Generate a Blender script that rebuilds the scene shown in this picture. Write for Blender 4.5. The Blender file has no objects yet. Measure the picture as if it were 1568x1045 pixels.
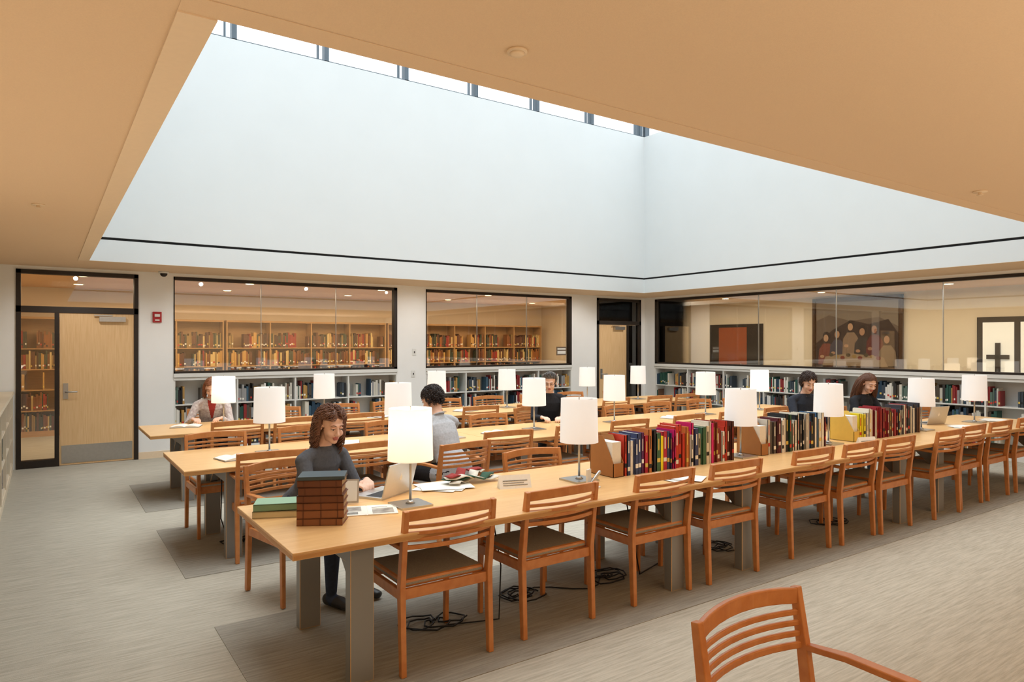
import bpy, bmesh, math, random
from mathutils import Vector, Matrix, kdtree
random.seed(7)
V3=Vector
def lin(c):
    o=[]
    for v in c[:3]:
        v=v/255.0
        o.append(v/12.92 if v<=0.04045 else ((v+0.055)/1.055)**2.4)
    return (o[0],o[1],o[2],1.0)
# ---------------------------------------------------------------- materials
MC={}
def mat(name,col,rough=0.6,metal=0.0,spec=0.4,noise=None,nstr=0.1,bump=0.0,bscale=40,emit=0,ecol=None,stretch=(1,1,1),attr=False,c2=None):
    if name in MC: return MC[name]
    m=bpy.data.materials.new(name); m.use_nodes=True
    nt=m.node_tree; N=nt.nodes; L=nt.links
    b=N['Principled BSDF']; base=lin(col)
    b.inputs['Base Color'].default_value=base
    b.inputs['Roughness'].default_value=rough
    b.inputs['Metallic'].default_value=metal
    b.inputs['Specular IOR Level'].default_value=spec
    if attr:
        a=N.new('ShaderNodeAttribute'); a.attribute_name='Col'
        L.new(a.outputs['Color'],b.inputs['Base Color'])
    if noise or bump:
        tc=N.new('ShaderNodeTexCoord'); mp=N.new('ShaderNodeMapping')
        mp.inputs['Scale'].default_value=stretch
        L.new(tc.outputs['Object'],mp.inputs['Vector'])
    if noise:
        nz=N.new('ShaderNodeTexNoise'); nz.inputs['Scale'].default_value=noise
        nz.inputs['Detail'].default_value=5
        L.new(mp.outputs['Vector'],nz.inputs['Vector'])
        r=N.new('ShaderNodeValToRGB')
        r.color_ramp.elements[0].position=0.3; r.color_ramp.elements[1].position=0.7
        if c2: d=lin(c2)
        else: d=tuple(x*(1-nstr) for x in base[:3])+(1,)
        r.color_ramp.elements[0].color=d
        r.color_ramp.elements[1].color=base
        L.new(nz.outputs['Fac'],r.inputs['Fac']); L.new(r.outputs['Color'],b.inputs['Base Color'])
    if bump:
        n2=N.new('ShaderNodeTexNoise'); n2.inputs['Scale'].default_value=bscale
        n2.inputs['Detail'].default_value=3
        L.new(mp.outputs['Vector'],n2.inputs['Vector'])
        bp=N.new('ShaderNodeBump'); bp.inputs['Strength'].default_value=bump; bp.inputs['Distance'].default_value=0.01
        L.new(n2.outputs['Fac'],bp.inputs['Height']); L.new(bp.outputs['Normal'],b.inputs['Normal'])
    if emit:
        b.inputs['Emission Color'].default_value=lin(ecol or col)
        b.inputs['Emission Strength'].default_value=emit
    MC[name]=m; return m
def glassmat():
    m=bpy.data.materials.new('clear_glass'); m.use_nodes=True
    nt=m.node_tree; N=nt.nodes; L=nt.links; N.clear()
    o=N.new('ShaderNodeOutputMaterial'); t=N.new('ShaderNodeBsdfTransparent'); g=N.new('ShaderNodeBsdfGlossy')
    t.inputs['Color'].default_value=(0.93,0.95,0.94,1); g.inputs['Roughness'].default_value=0.02
    f=N.new('ShaderNodeFresnel'); f.inputs['IOR'].default_value=1.5
    a=N.new('ShaderNodeMath'); a.operation='MULTIPLY_ADD'; a.inputs[1].default_value=1.6; a.inputs[2].default_value=0.05
    L.new(f.outputs[0],a.inputs[0])
    x=N.new('ShaderNodeMixShader'); L.new(a.outputs[0],x.inputs[0]); L.new(t.outputs[0],x.inputs[1]); L.new(g.outputs[0],x.inputs[2])
    L.new(x.outputs[0],o.inputs[0]); return m
GLASS=glassmat()
M_wall=mat('painted_wall',(242,242,240),0.8,noise=3,nstr=0.03)
M_wallw=mat('warm_wall',(232,218,194),0.85,noise=3,nstr=0.04)
M_ceil=mat('ceiling_paint',(234,205,170),0.9,noise=180,nstr=0.05,bump=0.15,bscale=300)
M_ceil2=mat('ceiling_trim_paint',(240,217,186),0.9,noise=30,nstr=0.03)
M_well=mat('skylight_white',(219,225,227),0.9,noise=2,nstr=0.02)
M_black=mat('black_gap',(24,24,26),0.7,noise=10,nstr=0.2)
M_frame=mat('dark_bronze_frame',(52,44,38),0.45,metal=0.3,noise=20,nstr=0.1)
M_maple=mat('maple_table_top',(232,188,130),0.3,noise=4,stretch=(1,14,14),c2=(222,174,114),spec=0.5)
M_mapleE=mat('maple_table_edge',(206,154,96),0.4,noise=4,stretch=(1,14,14),nstr=0.15)
M_door=mat('door_wood_veneer',(234,198,150),0.45,noise=5,stretch=(14,14,0.7),c2=(222,182,130))
M_cherry=mat('cherry_wood',(208,140,82),0.33,noise=6,stretch=(3,3,3),c2=(192,120,64),spec=0.5)
M_pad=mat('seat_fabric',(168,164,154),0.95,noise=120,nstr=0.2,bump=0.3,bscale=250)
M_steel=mat('gray_table_leg_paint',(146,146,144),0.4,metal=0.25,noise=5,nstr=0.05)
M_chrome=mat('brushed_metal',(190,190,188),0.3,metal=0.9,noise=30,nstr=0.08)
M_white=mat('white_laminate',(228,228,224),0.6,noise=10,nstr=0.03)
M_book=mat('book_covers',(128,128,128),0.55,attr=True)
M_paint=mat('oil_paint',(60,40,30),0.5,attr=True,bump=0.1,bscale=30)
M_paper=mat('paper_white',(238,234,224),0.8,noise=60,nstr=0.04)
M_cable=mat('black_rubber_cable',(22,22,24),0.5,noise=10,nstr=0.1)
M_alu=mat('aluminium_laptop',(205,204,202),0.35,metal=0.7,noise=60,nstr=0.03)
M_keys=mat('laptop_keys',(40,40,42),0.6,noise=60,nstr=0.1)
M_screen=mat('laptop_screen_glow',(210,220,235),0.3,noise=8,nstr=0.2,emit=0.5)
M_red=mat('alarm_red',(180,40,44),0.4,noise=30,nstr=0.05)
M_down=mat('downlight_lens',(255,225,170),0.5,noise=5,nstr=0.02,emit=9)
def shade(name,on):
    m=bpy.data.materials.new(name); m.use_nodes=True
    nt=m.node_tree; N=nt.nodes; L=nt.links; b=N['Principled BSDF']; o=N['Material Output']
    b.inputs['Base Color'].default_value=lin((252,250,247)); b.inputs['Roughness'].default_value=0.9
    tr=N.new('ShaderNodeBsdfTranslucent'); tr.inputs['Color'].default_value=lin((250,248,244))
    nz=N.new('ShaderNodeTexNoise'); nz.inputs['Scale'].default_value=200
    bp=N.new('ShaderNodeBump'); bp.inputs['Strength'].default_value=0.1; L.new(nz.outputs['Fac'],bp.inputs['Height']); L.new(bp.outputs['Normal'],b.inputs['Normal'])
    mx=N.new('ShaderNodeMixShader'); mx.inputs[0].default_value=0.4
    L.new(b.outputs[0],mx.inputs[1]); L.new(tr.outputs[0],mx.inputs[2]); L.new(mx.outputs[0],o.inputs[0])
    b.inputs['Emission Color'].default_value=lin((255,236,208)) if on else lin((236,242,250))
    b.inputs['Emission Strength'].default_value=0.35 if on else 0.22  # unlit shades get a faint cool glow, added to whiten them
    return m
M_sh_off=shade('linen_shade',False); M_sh_on=shade('linen_shade_lit',True)
def carpet(name,a,b_):
    m=bpy.data.materials.new(name); m.use_nodes=True
    nt=m.node_tree; N=nt.nodes; L=nt.links; b=N['Principled BSDF']; b.inputs['Roughness'].default_value=1; b.inputs['Specular IOR Level'].default_value=0.1
    tc=N.new('ShaderNodeTexCoord'); mp=N.new('ShaderNodeMapping'); mp.inputs['Scale'].default_value=(2.2,36,1)
    L.new(tc.outputs['Object'],mp.inputs[0])
    n=N.new('ShaderNodeTexNoise'); n.inputs['Scale'].default_value=1.6; n.inputs['Detail'].default_value=6; n.inputs['Roughness'].default_value=0.7
    L.new(mp.outputs[0],n.inputs['Vector'])
    r=N.new('ShaderNodeValToRGB'); r.color_ramp.elements[0].position=0.36; r.color_ramp.elements[1].position=0.62
    r.color_ramp.elements[0].color=lin(b_); r.color_ramp.elements[1].color=lin(a)
    L.new(n.outputs['Fac'],r.inputs[0]); L.new(r.outputs[0],b.inputs['Base Color'])
    n2=N.new('ShaderNodeTexNoise'); n2.inputs['Scale'].default_value=260; L.new(tc.outputs['Object'],n2.inputs['Vector'])
    bp=N.new('ShaderNodeBump'); bp.inputs['Strength'].default_value=0.4; bp.inputs['Distance'].default_value=0.006
    L.new(n2.outputs['Fac'],bp.inputs['Height']); L.new(bp.outputs['Normal'],b.inputs['Normal'])
    return m
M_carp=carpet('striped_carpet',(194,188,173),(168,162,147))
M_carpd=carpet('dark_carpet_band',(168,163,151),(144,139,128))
# ---------------------------------------------------------------- mesh builder
class MB:
    def __init__(s): s.V=[];s.F=[];s.M=[];s.C=[];s.S=[];s.T=[]
    def add(s,vs,fs,m=0,c=(.5,.5,.5,1),sm=False,tag=0):
        o=len(s.V); s.V+= [tuple(v) for v in vs]; s.T+=[tag]*len(vs)
        for f in fs: s.F.append(tuple(i+o for i in f)); s.M.append(m); s.C.append(c); s.S.append(sm)
    def box(s,x0,y0,z0,x1,y1,z1,m=0,c=(.5,.5,.5,1),X=None):
        v=[V3((x,y,z)) for z in (z0,z1) for y in (y0,y1) for x in (x0,x1)]
        if X is not None: v=[X@p for p in v]
        s.add(v,[(0,2,3,1),(4,5,7,6),(0,1,5,4),(2,6,7,3),(0,4,6,2),(1,3,7,5)],m,c)
    def beam(s,pts,w,h,side,m=0,c=(.5,.5,.5,1),sm=False):
        pts=[V3(p) for p in pts]; n=len(pts); side=V3(side); vs=[]
        if not isinstance(w,(list,tuple)): w=[w]*n
        if not isinstance(h,(list,tuple)): h=[h]*n
        for i,p in enumerate(pts):
            t=(pts[min(i+1,n-1)]-pts[max(i-1,0)]).normalized()
            u=(side-t*side.dot(t)).normalized(); v=t.cross(u)
            for a,b in ((-1,-1),(1,-1),(1,1),(-1,1)): vs.append(p+u*a*w[i]/2+v*b*h[i]/2)
        fs=[(0,3,2,1),tuple(4*(n-1)+k for k in range(4))]
        for i in range(n-1):
            for k in range(4): fs.append((4*i+k,4*i+(k+1)%4,4*i+4+(k+1)%4,4*i+4+k))
        s.add(vs,fs,m,c,sm)
    def tube(s,pts,rad,seg=10,m=0,c=(.5,.5,.5,1),side=None,rnd=True,tag=0,caps=True):
        pts=[V3(p) for p in pts]; n=len(pts)
        if not isinstance(rad,list): rad=[rad]*n
        rad=[(r,r) if not isinstance(r,tuple) else r for r in rad]
        T=[(pts[min(i+1,n-1)]-pts[max(i-1,0)]).normalized() for i in range(n)]
        u=V3(side) if side is not None else (V3((0,0,1)) if abs(T[0].z)<0.9 else V3((1,0,0)))
        rings=[]
        def ring(p,t,u,a,b):
            v=t.cross(u); return [p+u*a*math.cos(2*math.pi*k/seg)+v*b*math.sin(2*math.pi*k/seg) for k in range(seg)]
        us=[]
        for i in range(n):
            if side is not None: u=V3(side)
            u=(u-T[i]*u.dot(T[i]))
            u=u.normalized() if u.length>1e-6 else V3((1,0,0)); us.append(u)
        if rnd:
            for ph in (75,45,20):
                f=math.radians(ph); a,b=rad[0]; r=min(a,b)
                rings.append(ring(pts[0]-T[0]*r*math.sin(f),T[0],us[0],a*math.cos(f),b*math.cos(f)))
        for i in range(n): rings.append(ring(pts[i],T[i],us[i],*rad[i]))
        if rnd:
            for ph in (20,45,75):
                f=math.radians(ph); a,b=rad[-1]; r=min(a,b)
                rings.append(ring(pts[-1]+T[-1]*r*math.sin(f),T[-1],us[-1],a*math.cos(f),b*math.cos(f)))
        vs=[p for r in rings for p in r]; R=len(rings); fs=[]
        for i in range(R-1):
            for k in range(seg): fs.append((i*seg+k,i*seg+(k+1)%seg,(i+1)*seg+(k+1)%seg,(i+1)*seg+k))
        if caps: fs.append(tuple(range(seg))[::-1]); fs.append(tuple((R-1)*seg+k for k in range(seg)))
        s.add(vs,fs,m,c,True,tag)
    def ell(s,cen,r,seg=16,rings=10,m=0,c=(.5,.5,.5,1),X=None,tag=0,keep=None):
        vs=[];cen=V3(cen)
        for i in range(rings+1):
            ph=math.pi*i/rings
            for k in range(seg):
                th=2*math.pi*k/seg
                vs.append(V3((r[0]*math.sin(ph)*math.cos(th),r[1]*math.sin(ph)*math.sin(th),r[2]*math.cos(ph)))+cen)
        fs=[]
        for i in range(rings):
            for k in range(seg):
                f=(i*seg+k,(i+1)*seg+k,(i+1)*seg+(k+1)%seg,i*seg+(k+1)%seg)
                if keep is None or keep((vs[f[0]]+vs[f[2]])/2): fs.append(f)
        if X is not None: vs=[X@p for p in vs]
        s.add(vs,fs,m,c,True,tag)
    def mesh(s,name,mats,bevel=0,attr=False,merge=False):
        me=bpy.data.meshes.new(name); me.from_pydata(s.V,[],s.F)
        for m in mats: me.materials.append(m)
        me.polygons.foreach_set('material_index',s.M); me.polygons.foreach_set('use_smooth',s.S)
        if attr:
            ca=me.color_attributes.new('Col','FLOAT_COLOR','CORNER'); d=[]
            for p in me.polygons: d+= list(s.C[p.index])*len(p.vertices)
            ca.data.foreach_set('color',d)
        if bevel or merge:
            bm=bmesh.new(); bm.from_mesh(me)
            if merge: bmesh.ops.remove_doubles(bm,verts=bm.verts,dist=1e-5)
            bmesh.ops.recalc_face_normals(bm,faces=bm.faces)
            if bevel:
                es=[e for e in bm.edges if len(e.link_faces)==2 and e.calc_face_angle(0)>0.6]
                bmesh.ops.bevel(bm,geom=es,offset=bevel,segments=2,affect='EDGES',profile=0.5,clamp_overlap=True)
            bm.to_mesh(me); bm.free()
        me.update(); return me
    def obj(s,name,mats,loc=(0,0,0),rz=0,parent=None,**k):
        return put(name,s.mesh(name,mats,**k),loc,rz,parent)
def put(name,me,loc=(0,0,0),rz=0,parent=None):
    o=bpy.data.objects.new(name,me); bpy.context.scene.collection.objects.link(o)
    o.location=loc; o.rotation_euler=(0,0,rz)
    if parent: o.parent=parent
    return o
def empty(name,loc=(0,0,0),rz=0):
    o=bpy.data.objects.new(name,None); bpy.context.scene.collection.objects.link(o); o.location=loc; o.rotation_euler=(0,0,rz); o.empty_display_size=0.1; return o
def boxes(name,bs,m,**k):
    b=MB()
    for q in bs: b.box(*q)
    return b.obj(name,[m],**k)
# ---------------------------------------------------------------- room shell
YB=11.4; XR=11.56; XL=-0.72; YN=-3.2; ZC=2.77
OX0,OX1,OY0,OY1=0.47,10.38,2.4,10.25
boxes('floor',[(XL-.3,YN-.2,-.1,15,16,0)],M_carp)
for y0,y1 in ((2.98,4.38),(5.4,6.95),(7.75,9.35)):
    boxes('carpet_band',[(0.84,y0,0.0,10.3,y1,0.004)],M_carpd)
boxes('ceiling',[(XL,YN,ZC,OX0-.12,YB+.2,ZC+.15),(OX0-.12,YN,ZC,XR+.2,OY0-.12,ZC+.15),(OX0-.12,OY1+.12,ZC,XR+.2,YB+.2,ZC+.15),(OX1+.12,OY0-.12,ZC,XR+.2,OY1+.12,ZC+.15)],M_ceil)
boxes('trim_1',[(OX0-.12,OY0-.0,ZC-.008,OX0,OY1+.0,ZC-.001)],M_ceil2)
boxes('trim_4',[(OX1,OY0-.12,ZC-.003,OX1+.12,OY1+.12,ZC-.0005),(OX0-.12,OY0-.12,ZC-.003,OX1,OY0,ZC-.0005),(OX0-.12,OY1,ZC-.003,OX1,OY1+.12,ZC-.0005)],M_ceil)
b=MB()
t=.12; zt=6.04
for (za,zb,inset,m) in ((ZC+.0,3.05,0.0,0),(3.05,3.085,0.03,1),(3.085,zt,0.0,0)):
    i=inset
    b.box(OX0,OY1+i,za,OX1,OY1+t,zb,m); b.box(OX1+i,OY0-t,za,OX1+t,OY1+t,zb,m)
    b.box(OX0-t,OY0-t,za,OX0-i,OY1+t,zb,m); b.box(OX0,OY0-t,za,OX1,OY0-i,zb,m)
b.obj('wall_skylight_well',[M_well,M_black])
M_mull=mat('mullion_gray',(96,108,118),0.4,metal=0.3,noise=10,nstr=.1)
b=MB()
xs=[2.23+1.345*i for i in range(-1,7)]
for x in xs:
    b.box(x-.035,OY1+.0,zt,x+.035,OY1+.12,7.1,0)
    b.box(x-.13,OY1+.05,zt,x-.105,OY1+.10,7.1,0)
b.box(OX0,OY1+.0,zt,OX1,OY1+.12,zt+.012,0)
b.box(OX0,OY1+.05,zt+.55,OX1,OY1+.09,zt+.585,0)
for j in range(6):
    y=OY1-1.345*j
    b.box(OX1,y-.035,zt,OX1+.12,y+.035,7.1,0)
    b.box(OX0-.12,y-.035,zt,OX0,y+.035,7.1,0)
for x in xs: b.box(x-.035,OY0-.12,zt,x+.035,OY0,7.1,0)
b.box(OX0-.12,OY1,7.1,OX1+.12,OY1+.12,7.3,1); b.box(OX0-.12,OY0-.12,7.1,OX1+.12,OY0,7.3,1)
b.box(OX0-.12,OY0,7.1,OX0,OY1,7.3,1); b.box(OX1,OY0,7.1,OX1+.12,OY1,7.3,1)
for x in xs[1:]: b.box(x-.04,OY0,7.15,x+.04,OY1,7.3,1)
b.obj('window_clerestory',[M_mull,M_well])
W1=(1.61,5.28); W2=(5.86,9.36); D1=(-.32,1.14); D2=(10.08,11.43); ZW0,ZW1=1.25,2.72
bs=[(XL-.15,YB,0,D1[0],YB+.2,ZC),(D1[1],YB,0,W1[0],YB+.2,ZC),(W1[1],YB-.0,0,W2[0],YB+.2,ZC),(W2[1],YB,0,D2[0],YB+.2,ZC),(D2[1],YB,0,XR+.2,YB+.2,ZC)]
for a in (D1,W1,W2,D2): bs.append((a[0],YB,ZW1,a[1],YB+.2,ZC))
boxes('wall_back',bs,M_wall)
RW=(0.6,11.07)
boxes('wall_right',[(XR,RW[1],0,XR+.2,YB,ZC),(XR,YN,0,XR+.2,RW[0],ZC),(XR,RW[0],ZW1,XR+.2,RW[1],ZC)],M_wall)
boxes('wall_left',[(XL-.15,YN,0,XL,YB,ZC)],M_wallw)
boxes('wall_front',[(XL-.15,YN-.15,0,XR+.2,YN,ZC)],M_wallw)
boxes('trim_2',[(W1[0],YB-.03,1.19,W1[1],YB+.3,ZW0),(W2[0],YB-.03,1.19,W2[1],YB+.3,ZW0)],M_white,bevel=.004)
boxes('trim_3',[(XR-.03,RW[0],1.19,XR+.3,RW[1],ZW0)],M_white,bevel=.004)
boxes('baseboard_back',[(D1[1],YB-.012,0,W1[0],YB,.1),(W1[1],YB-.012,0,W2[0],YB,.1),(W2[1],YB-.012,0,D2[0],YB,.1)],M_ceil2)
boxes('baseboard_right',[(XR-.012,YN,0,XR,RW[0],.1)],M_ceil2)
def win(name,x0,x1,joints):
    b=MB(); f=.06
    b.box(x0,YB-.01,ZW0,x0+.015,YB+.1,ZW1,0); b.box(x1-f,YB-.01,ZW0,x1,YB+.1,ZW1,0)
    b.box(x0,YB-.01,ZW1-f*.8,x1,YB+.1,ZW1,0); b.box(x0,YB-.01,ZW0,x1,YB+.1,ZW0+.035,0)
    b.box(x0+.015,YB+.04,ZW0+.035,x1-f,YB+.052,ZW1-f*.8,1)
    for j in joints: b.box(j-.005,YB+.035,ZW0+.03,j+.005,YB+.057,ZW1-f*.8,2)
    b.obj(name,[M_frame,GLASS,M_chrome])
win('window_1',W1[0],W1[1],[2.9,4.15]); win('window_2',W2[0],W2[1],[7.0,8.2])
b=MB()
b.box(XR-.01,RW[1]-.07,ZW0,XR+.1,RW[1],ZW1,0); b.box(XR-.01,RW[0],ZW0,XR+.1,RW[0]+.07,ZW1,0)
b.box(XR-.01,RW[0],ZW1-.05,XR+.1,RW[1],ZW1,0); b.box(XR-.01,RW[0],ZW0,XR+.1,RW[1],ZW0+.035,0)
b.box(XR+.04,RW[0]+.07,ZW0+.035,XR+.052,RW[1]-.07,ZW1-.05,1)
for j in (8.35,6.75,5.0,3.4,1.9): b.box(XR+.035,j-.005,ZW0+.03,XR+.057,j+.005,ZW1-.05,2)
b.obj('window_3',[M_frame,GLASS,M_chrome])
def door(name,x0,x1,leaf0,leaf1,hinge_side_sl):
    b=MB(); y0,y1=YB-.02,YB+.12; zt=2.13; tr=2.22
    f=.055
    b.box(x0,y0,0,x0+f,y1,ZW1,0); b.box(x1-f,y0,0,x1,y1,ZW1,0); b.box(x0,y0,ZW1-f,x1,y1,ZW1,0)
    b.box(x0,y0,zt+.005,x1,y1,tr,0)
    b.box(x0+f,YB+.04,tr,x1-f,YB+.05,ZW1-f,1)
    if hinge_side_sl=='L':
        b.box(leaf0-f,y0,0,leaf0,y1,zt,0); b.box(x0+f,YB+.04,.1,leaf0-f,YB+.05,zt,1); b.box(x0+f,y0,0,leaf0-f,y1,.1,0)
    else:
        b.box(leaf1,y0,0,leaf1+f,y1,zt,0); b.box(leaf1+f,YB+.04,.1,x1-f,YB+.05,zt,1); b.box(leaf1+f,y0,0,x1-f,y1,.1,0)
    l0,l1=leaf0+.004,leaf1-.004
    b.box(l0,YB+.0,.01,l1,YB+.045,zt,2)
    b.box(l0+.02,YB-.006,.03,l1-.02,YB+.0,.28,3)
    b.box(l0+(l1-l0)*.52,YB-.07,2.02,l0+(l1-l0)*.88,YB,2.09,3); b.box(l0+(l1-l0)*.45,YB-.05,2.10,l0+(l1-l0)*.7,YB-.03,2.115,3)
    hx=l0+.07
    b.box(hx-.03,YB-.012,.93,hx+.03,YB,1.15,3); b.tube([(hx,YB,1.03),(hx,YB-.06,1.03),(hx+.02,YB-.065,1.03),(hx+.13,YB-.065,1.03)],.011,m=3)
    b.obj(name,[M_frame,GLASS,M_door,M_chrome])
door('door_1',D1[0],D1[1],.17,1.14-.055,'L'); door('door_2',D2[0],D2[1],D2[0]+.055,10.98,'R')
# ---------------------------------------------------------------- books
PALD=[(60,50,44),(120,42,40),(150,110,70),(40,60,80),(90,30,40),(214,206,190),(50,70,60),(196,160,110),(80,70,66),(30,30,34),(176,170,160),(70,44,80),(168,88,48),(200,190,170)]
PALB=[(92,38,84),(120,30,50),(84,44,34),(232,226,214),(70,36,60),(236,232,224),(140,60,44),(240,224,30),(205,30,110),(60,120,80),(30,30,36),(196,60,40),(245,244,238),(200,120,60),(60,70,110),(230,228,220),(150,36,40),(215,205,185),(40,90,110),(222,214,200),(90,80,74),(180,40,60),(196,190,170),(60,100,70)]
PALN=[(60,70,80),(226,222,212),(40,80,70),(150,150,150),(30,30,34),(60,90,110),(200,196,184),(140,44,44),(230,228,222),(90,110,100),(110,80,60),(34,60,80),(216,210,196),(180,140,80),(50,46,44),(80,70,60)]
PALO=[(120,70,30),(90,44,24),(150,90,40),(196,150,80),(70,40,26),(150,36,24),(210,180,120),(100,60,36),(60,60,44),(150,120,70),(60,70,50)]
def books(b,X,L,hmin,hmax,dep,pal,tmin=.018,tmax=.045,detail=False,gap=0.0):
    s=0; k=random.randrange(len(pal))
    while s<L-.02:
        th=random.uniform(tmin,tmax)
        if s+th>L: break
        if gap and random.random()<gap*.5: s+=random.uniform(.1,.3); continue
        h=random.uniform(hmin,hmax); d=dep*random.uniform(.82,1)
        if random.random()<.7: k=random.randrange(len(pal))
        c=lin(pal[k])
        o=0 if detail else random.uniform(0,.02)
        if detail:
            o=random.uniform(0,.025)
            b.box(s,o,0,s+th-.001,o+.004,h,0,c,X); b.box(s,o,0,s+.003,o+d,h,0,c,X); b.box(s+th-.004,o,0,s+th-.001,o+d,h,0,c,X)
            b.box(s+.003,o+.004,.003,s+th-.004,o+d-.004,h-.004,0,lin((232,224,204)),X)
        else: b.box(s,o,0,s+th-.0015,o+d,h,0,c,X)
        if random.random()<.75:
            lc=lin(random.choice([(240,236,226),(240,236,226),(220,190,90),(30,30,30),(200,60,50)])); z=h*random.uniform(.1,.25)
            b.box(s+th*.12,o-.001,z,s+th*.85,o+.001,z+.03,0,lc,X)
            if detail:
                z=h*.55; b.box(s+th*.35,o-.001,z,s+th*.6,o+.001,z+h*.3,0,lc,X)
        s+=th
def frameX(origin,ax,inw):
    ax=V3(ax);inw=V3(inw); z=V3((0,0,1)); m=Matrix.Identity(4)
    for i in range(3): m[i][0]=ax[i]; m[i][1]=inw[i]; m[i][2]=z[i]; m[i][3]=origin[i]
    return m
def bookcase(name,origin,ax,inw,L,H,depth,levels,bay,pal,mw,gap=.08,hm=(.2,.3)):
    X=frameX((0,0,0),ax,inw); P=empty(name,origin)
    b=MB(); b.box(0,depth-.02,0,L,depth,H,0,X=X); b.box(0,0,0,L,depth-.02,.08,0,X=X); b.box(0,-.01,H-.04,L,depth-.02,H,0,X=X)
    n=max(1,round(L/bay))
    for i in range(n+1):
        s=L*i/n; s0=min(max(s-.012,0),L-.024); b.box(s0,0,.08,s0+.024,depth-.02,H-.04,0,X=X)
    for z in levels: b.box(.024,.01,z-.02,L-.024,depth-.02,z,0,X=X)
    b.obj('shelves',[mw],parent=P)
    b=MB()
    for z in levels:
        for i in range(n):
            XX=X@Matrix.Translation((L*i/n+.02,.03,z)); books(b,XX,L/n-.04,hm[0],hm[1],depth*.6,pal,gap=gap)
    b.obj('books',[M_book],parent=P,attr=True)
bookcase('low_bookcase',(W1[0],YB+.0,0),(1,0,0),(0,1,0),W1[1]-W1[0],1.185,.32,(.1,.44,.78),.92,PALN,M_white)
bookcase('low_bookcase',(W2[0],YB+.0,0),(1,0,0),(0,1,0),W2[1]-W2[0],1.185,.32,(.1,.44,.78),.88,PALN,M_white)
bookcase('low_bookcase',(XR,RW[1],0),(0,-1,0),(1,0,0),RW[1]-RW[0],1.185,.32,(.1,.44,.78),.95,PALN,M_white,gap=.12)
bookcase('low_bookcase',(-.35,2.6,0),(0,1,0),(-1,0,0),YB-2.62,1.06,.36,(.1,.42,.74),.95,PALD+PALN,M_wallw,hm=(.2,.27))
# ---------------------------------------------------------------- back room & lobby
BX1=11.7
boxes('wall_archive_back',[(XL-.2,15.6,0,BX1+.1,15.75,ZC),(XL-.35,YB+.2,0,XL-.2,15.75,ZC),(BX1+.0,YB+.2,0,BX1+.1,15.6,ZC)],M_wallw)
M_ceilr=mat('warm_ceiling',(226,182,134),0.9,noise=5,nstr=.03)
boxes('ceiling_archive',[(XL-.35,YB+.2,ZC,BX1+.1,15.75,ZC+.1)],M_ceilr)
M_woodsh=mat('shelf_wood',(192,148,98),0.5,noise=5,stretch=(1,10,10),nstr=.2)
for x0,L in ((-.5,3.6),(3.15,3.6),(6.8,4.6)):
    bookcase('tall_bookcase',(x0,15.2,0),(1,0,0),(0,1,0),L,2.2,.38,(.1,.48,.86,1.24,1.62,),.9,PALO,M_woodsh,gap=.04,hm=(.24,.34))
LX=14.5
boxes('wall_lobby',[(LX,-1,0,LX+.1,14,ZC),(XR+.2,-1.1,0,LX,-1,ZC),(BX1+.1,14,0,LX+.1,14.1,ZC)],M_wallw)
boxes('ceiling_lobby',[(XR+.2,-1.1,ZC,LX+.1,14.1,ZC+.1)],M_ceilr)
b=MB()
b.box(LX-.03,10.3,0,LX,11.9,2.2,0); b.box(LX-.035,10.35,.02,LX-.005,11.0,2.13,0); b.box(LX-.04,10.75,.02,LX-.01,11.6,2.12,1)
b.tube([(LX-.07,10.9,1.0),(LX-.07,10.9,1.2)],.012,m=2)
b.obj('door_3',[M_frame,mat('rust_door',(160,80,40),.5,noise=6,nstr=.1),M_chrome])
b=MB()
b.box(LX-.04,4.3,0,LX,5.65,2.2,0)
b.box(LX-.05,5.05,.1,LX-.02,5.55,2.1,1); b.box(LX-.05,4.4,.1,LX-.02,4.95,2.1,1)
b.box(LX-.08,5.12,1.42,LX-.05,5.48,1.50,0); b.box(LX-.08,5.26,1.1,LX-.05,5.34,1.72,0)
b.obj('door_4',[M_frame,mat('bright_door_glass',(240,236,224),.4,noise=4,nstr=.05,emit=.4),M_chrome])
P=empty('framed_painting',(LX-.03,7.97,1.92))
def polyd(b,pts,d,c):
    n=len(pts); b.add([(-d,y,z) for y,z in pts],[tuple(range(n))],0,lin(c))
def oval(b,y,z,ry,rz,c,d,n=20): polyd(b,[(y+ry*math.cos(6.2832*i/n),z+rz*math.sin(6.2832*i/n)) for i in range(n)],d,c)
b=MB(); b.box(-.02,-.97,-.77,.02,.97,.77,0,lin((96,66,44))); b.box(-.03,-.9,-.7,-.02,.9,.7,0,lin((104,88,76)))
polyd(b,[(-.9,.15),(-.5,.35),(.1,.28),(.6,.42),(.9,.3),(.9,.7),(-.9,.7)],.0305,(132,118,104))
polyd(b,[(-.9,-.7),(.9,-.7),(.9,-.2),(.5,.1),(.1,.3),(-.3,.2),(-.7,.3),(-.9,0)],.031,(62,44,36))
figs=((.66,-.08,(176,140,112),(120,66,52)),(.40,.0,(168,130,102),(74,66,76)),(.10,.16,(180,142,112),(134,110,90)),(-.16,.05,(166,126,98),(64,54,50)),(-.42,.1,(154,116,92),(98,48,42)),(-.68,-.12,(160,122,98),(124,104,84)))
for i,(y,z,c,cl) in enumerate(figs):
    d=.032+.0012*i
    polyd(b,[(y-.2,-.68),(y+.2,-.68),(y+.17,z-.26),(y+.08,z-.13),(y-.08,z-.13),(y-.17,z-.26)],d,cl)
    oval(b,y,z+.035,.085,.10,(50,34,26),d+.0003); oval(b,y+.01,z-.01,.058,.08,c,d+.0006)
    oval(b,y+.1,z-.42,.05,.035,c,d+.0007)
polyd(b,[(-.7,-.7),(.75,-.7),(.68,-.5),(.1,-.42),(-.6,-.5)],.041,(150,128,104))
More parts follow.
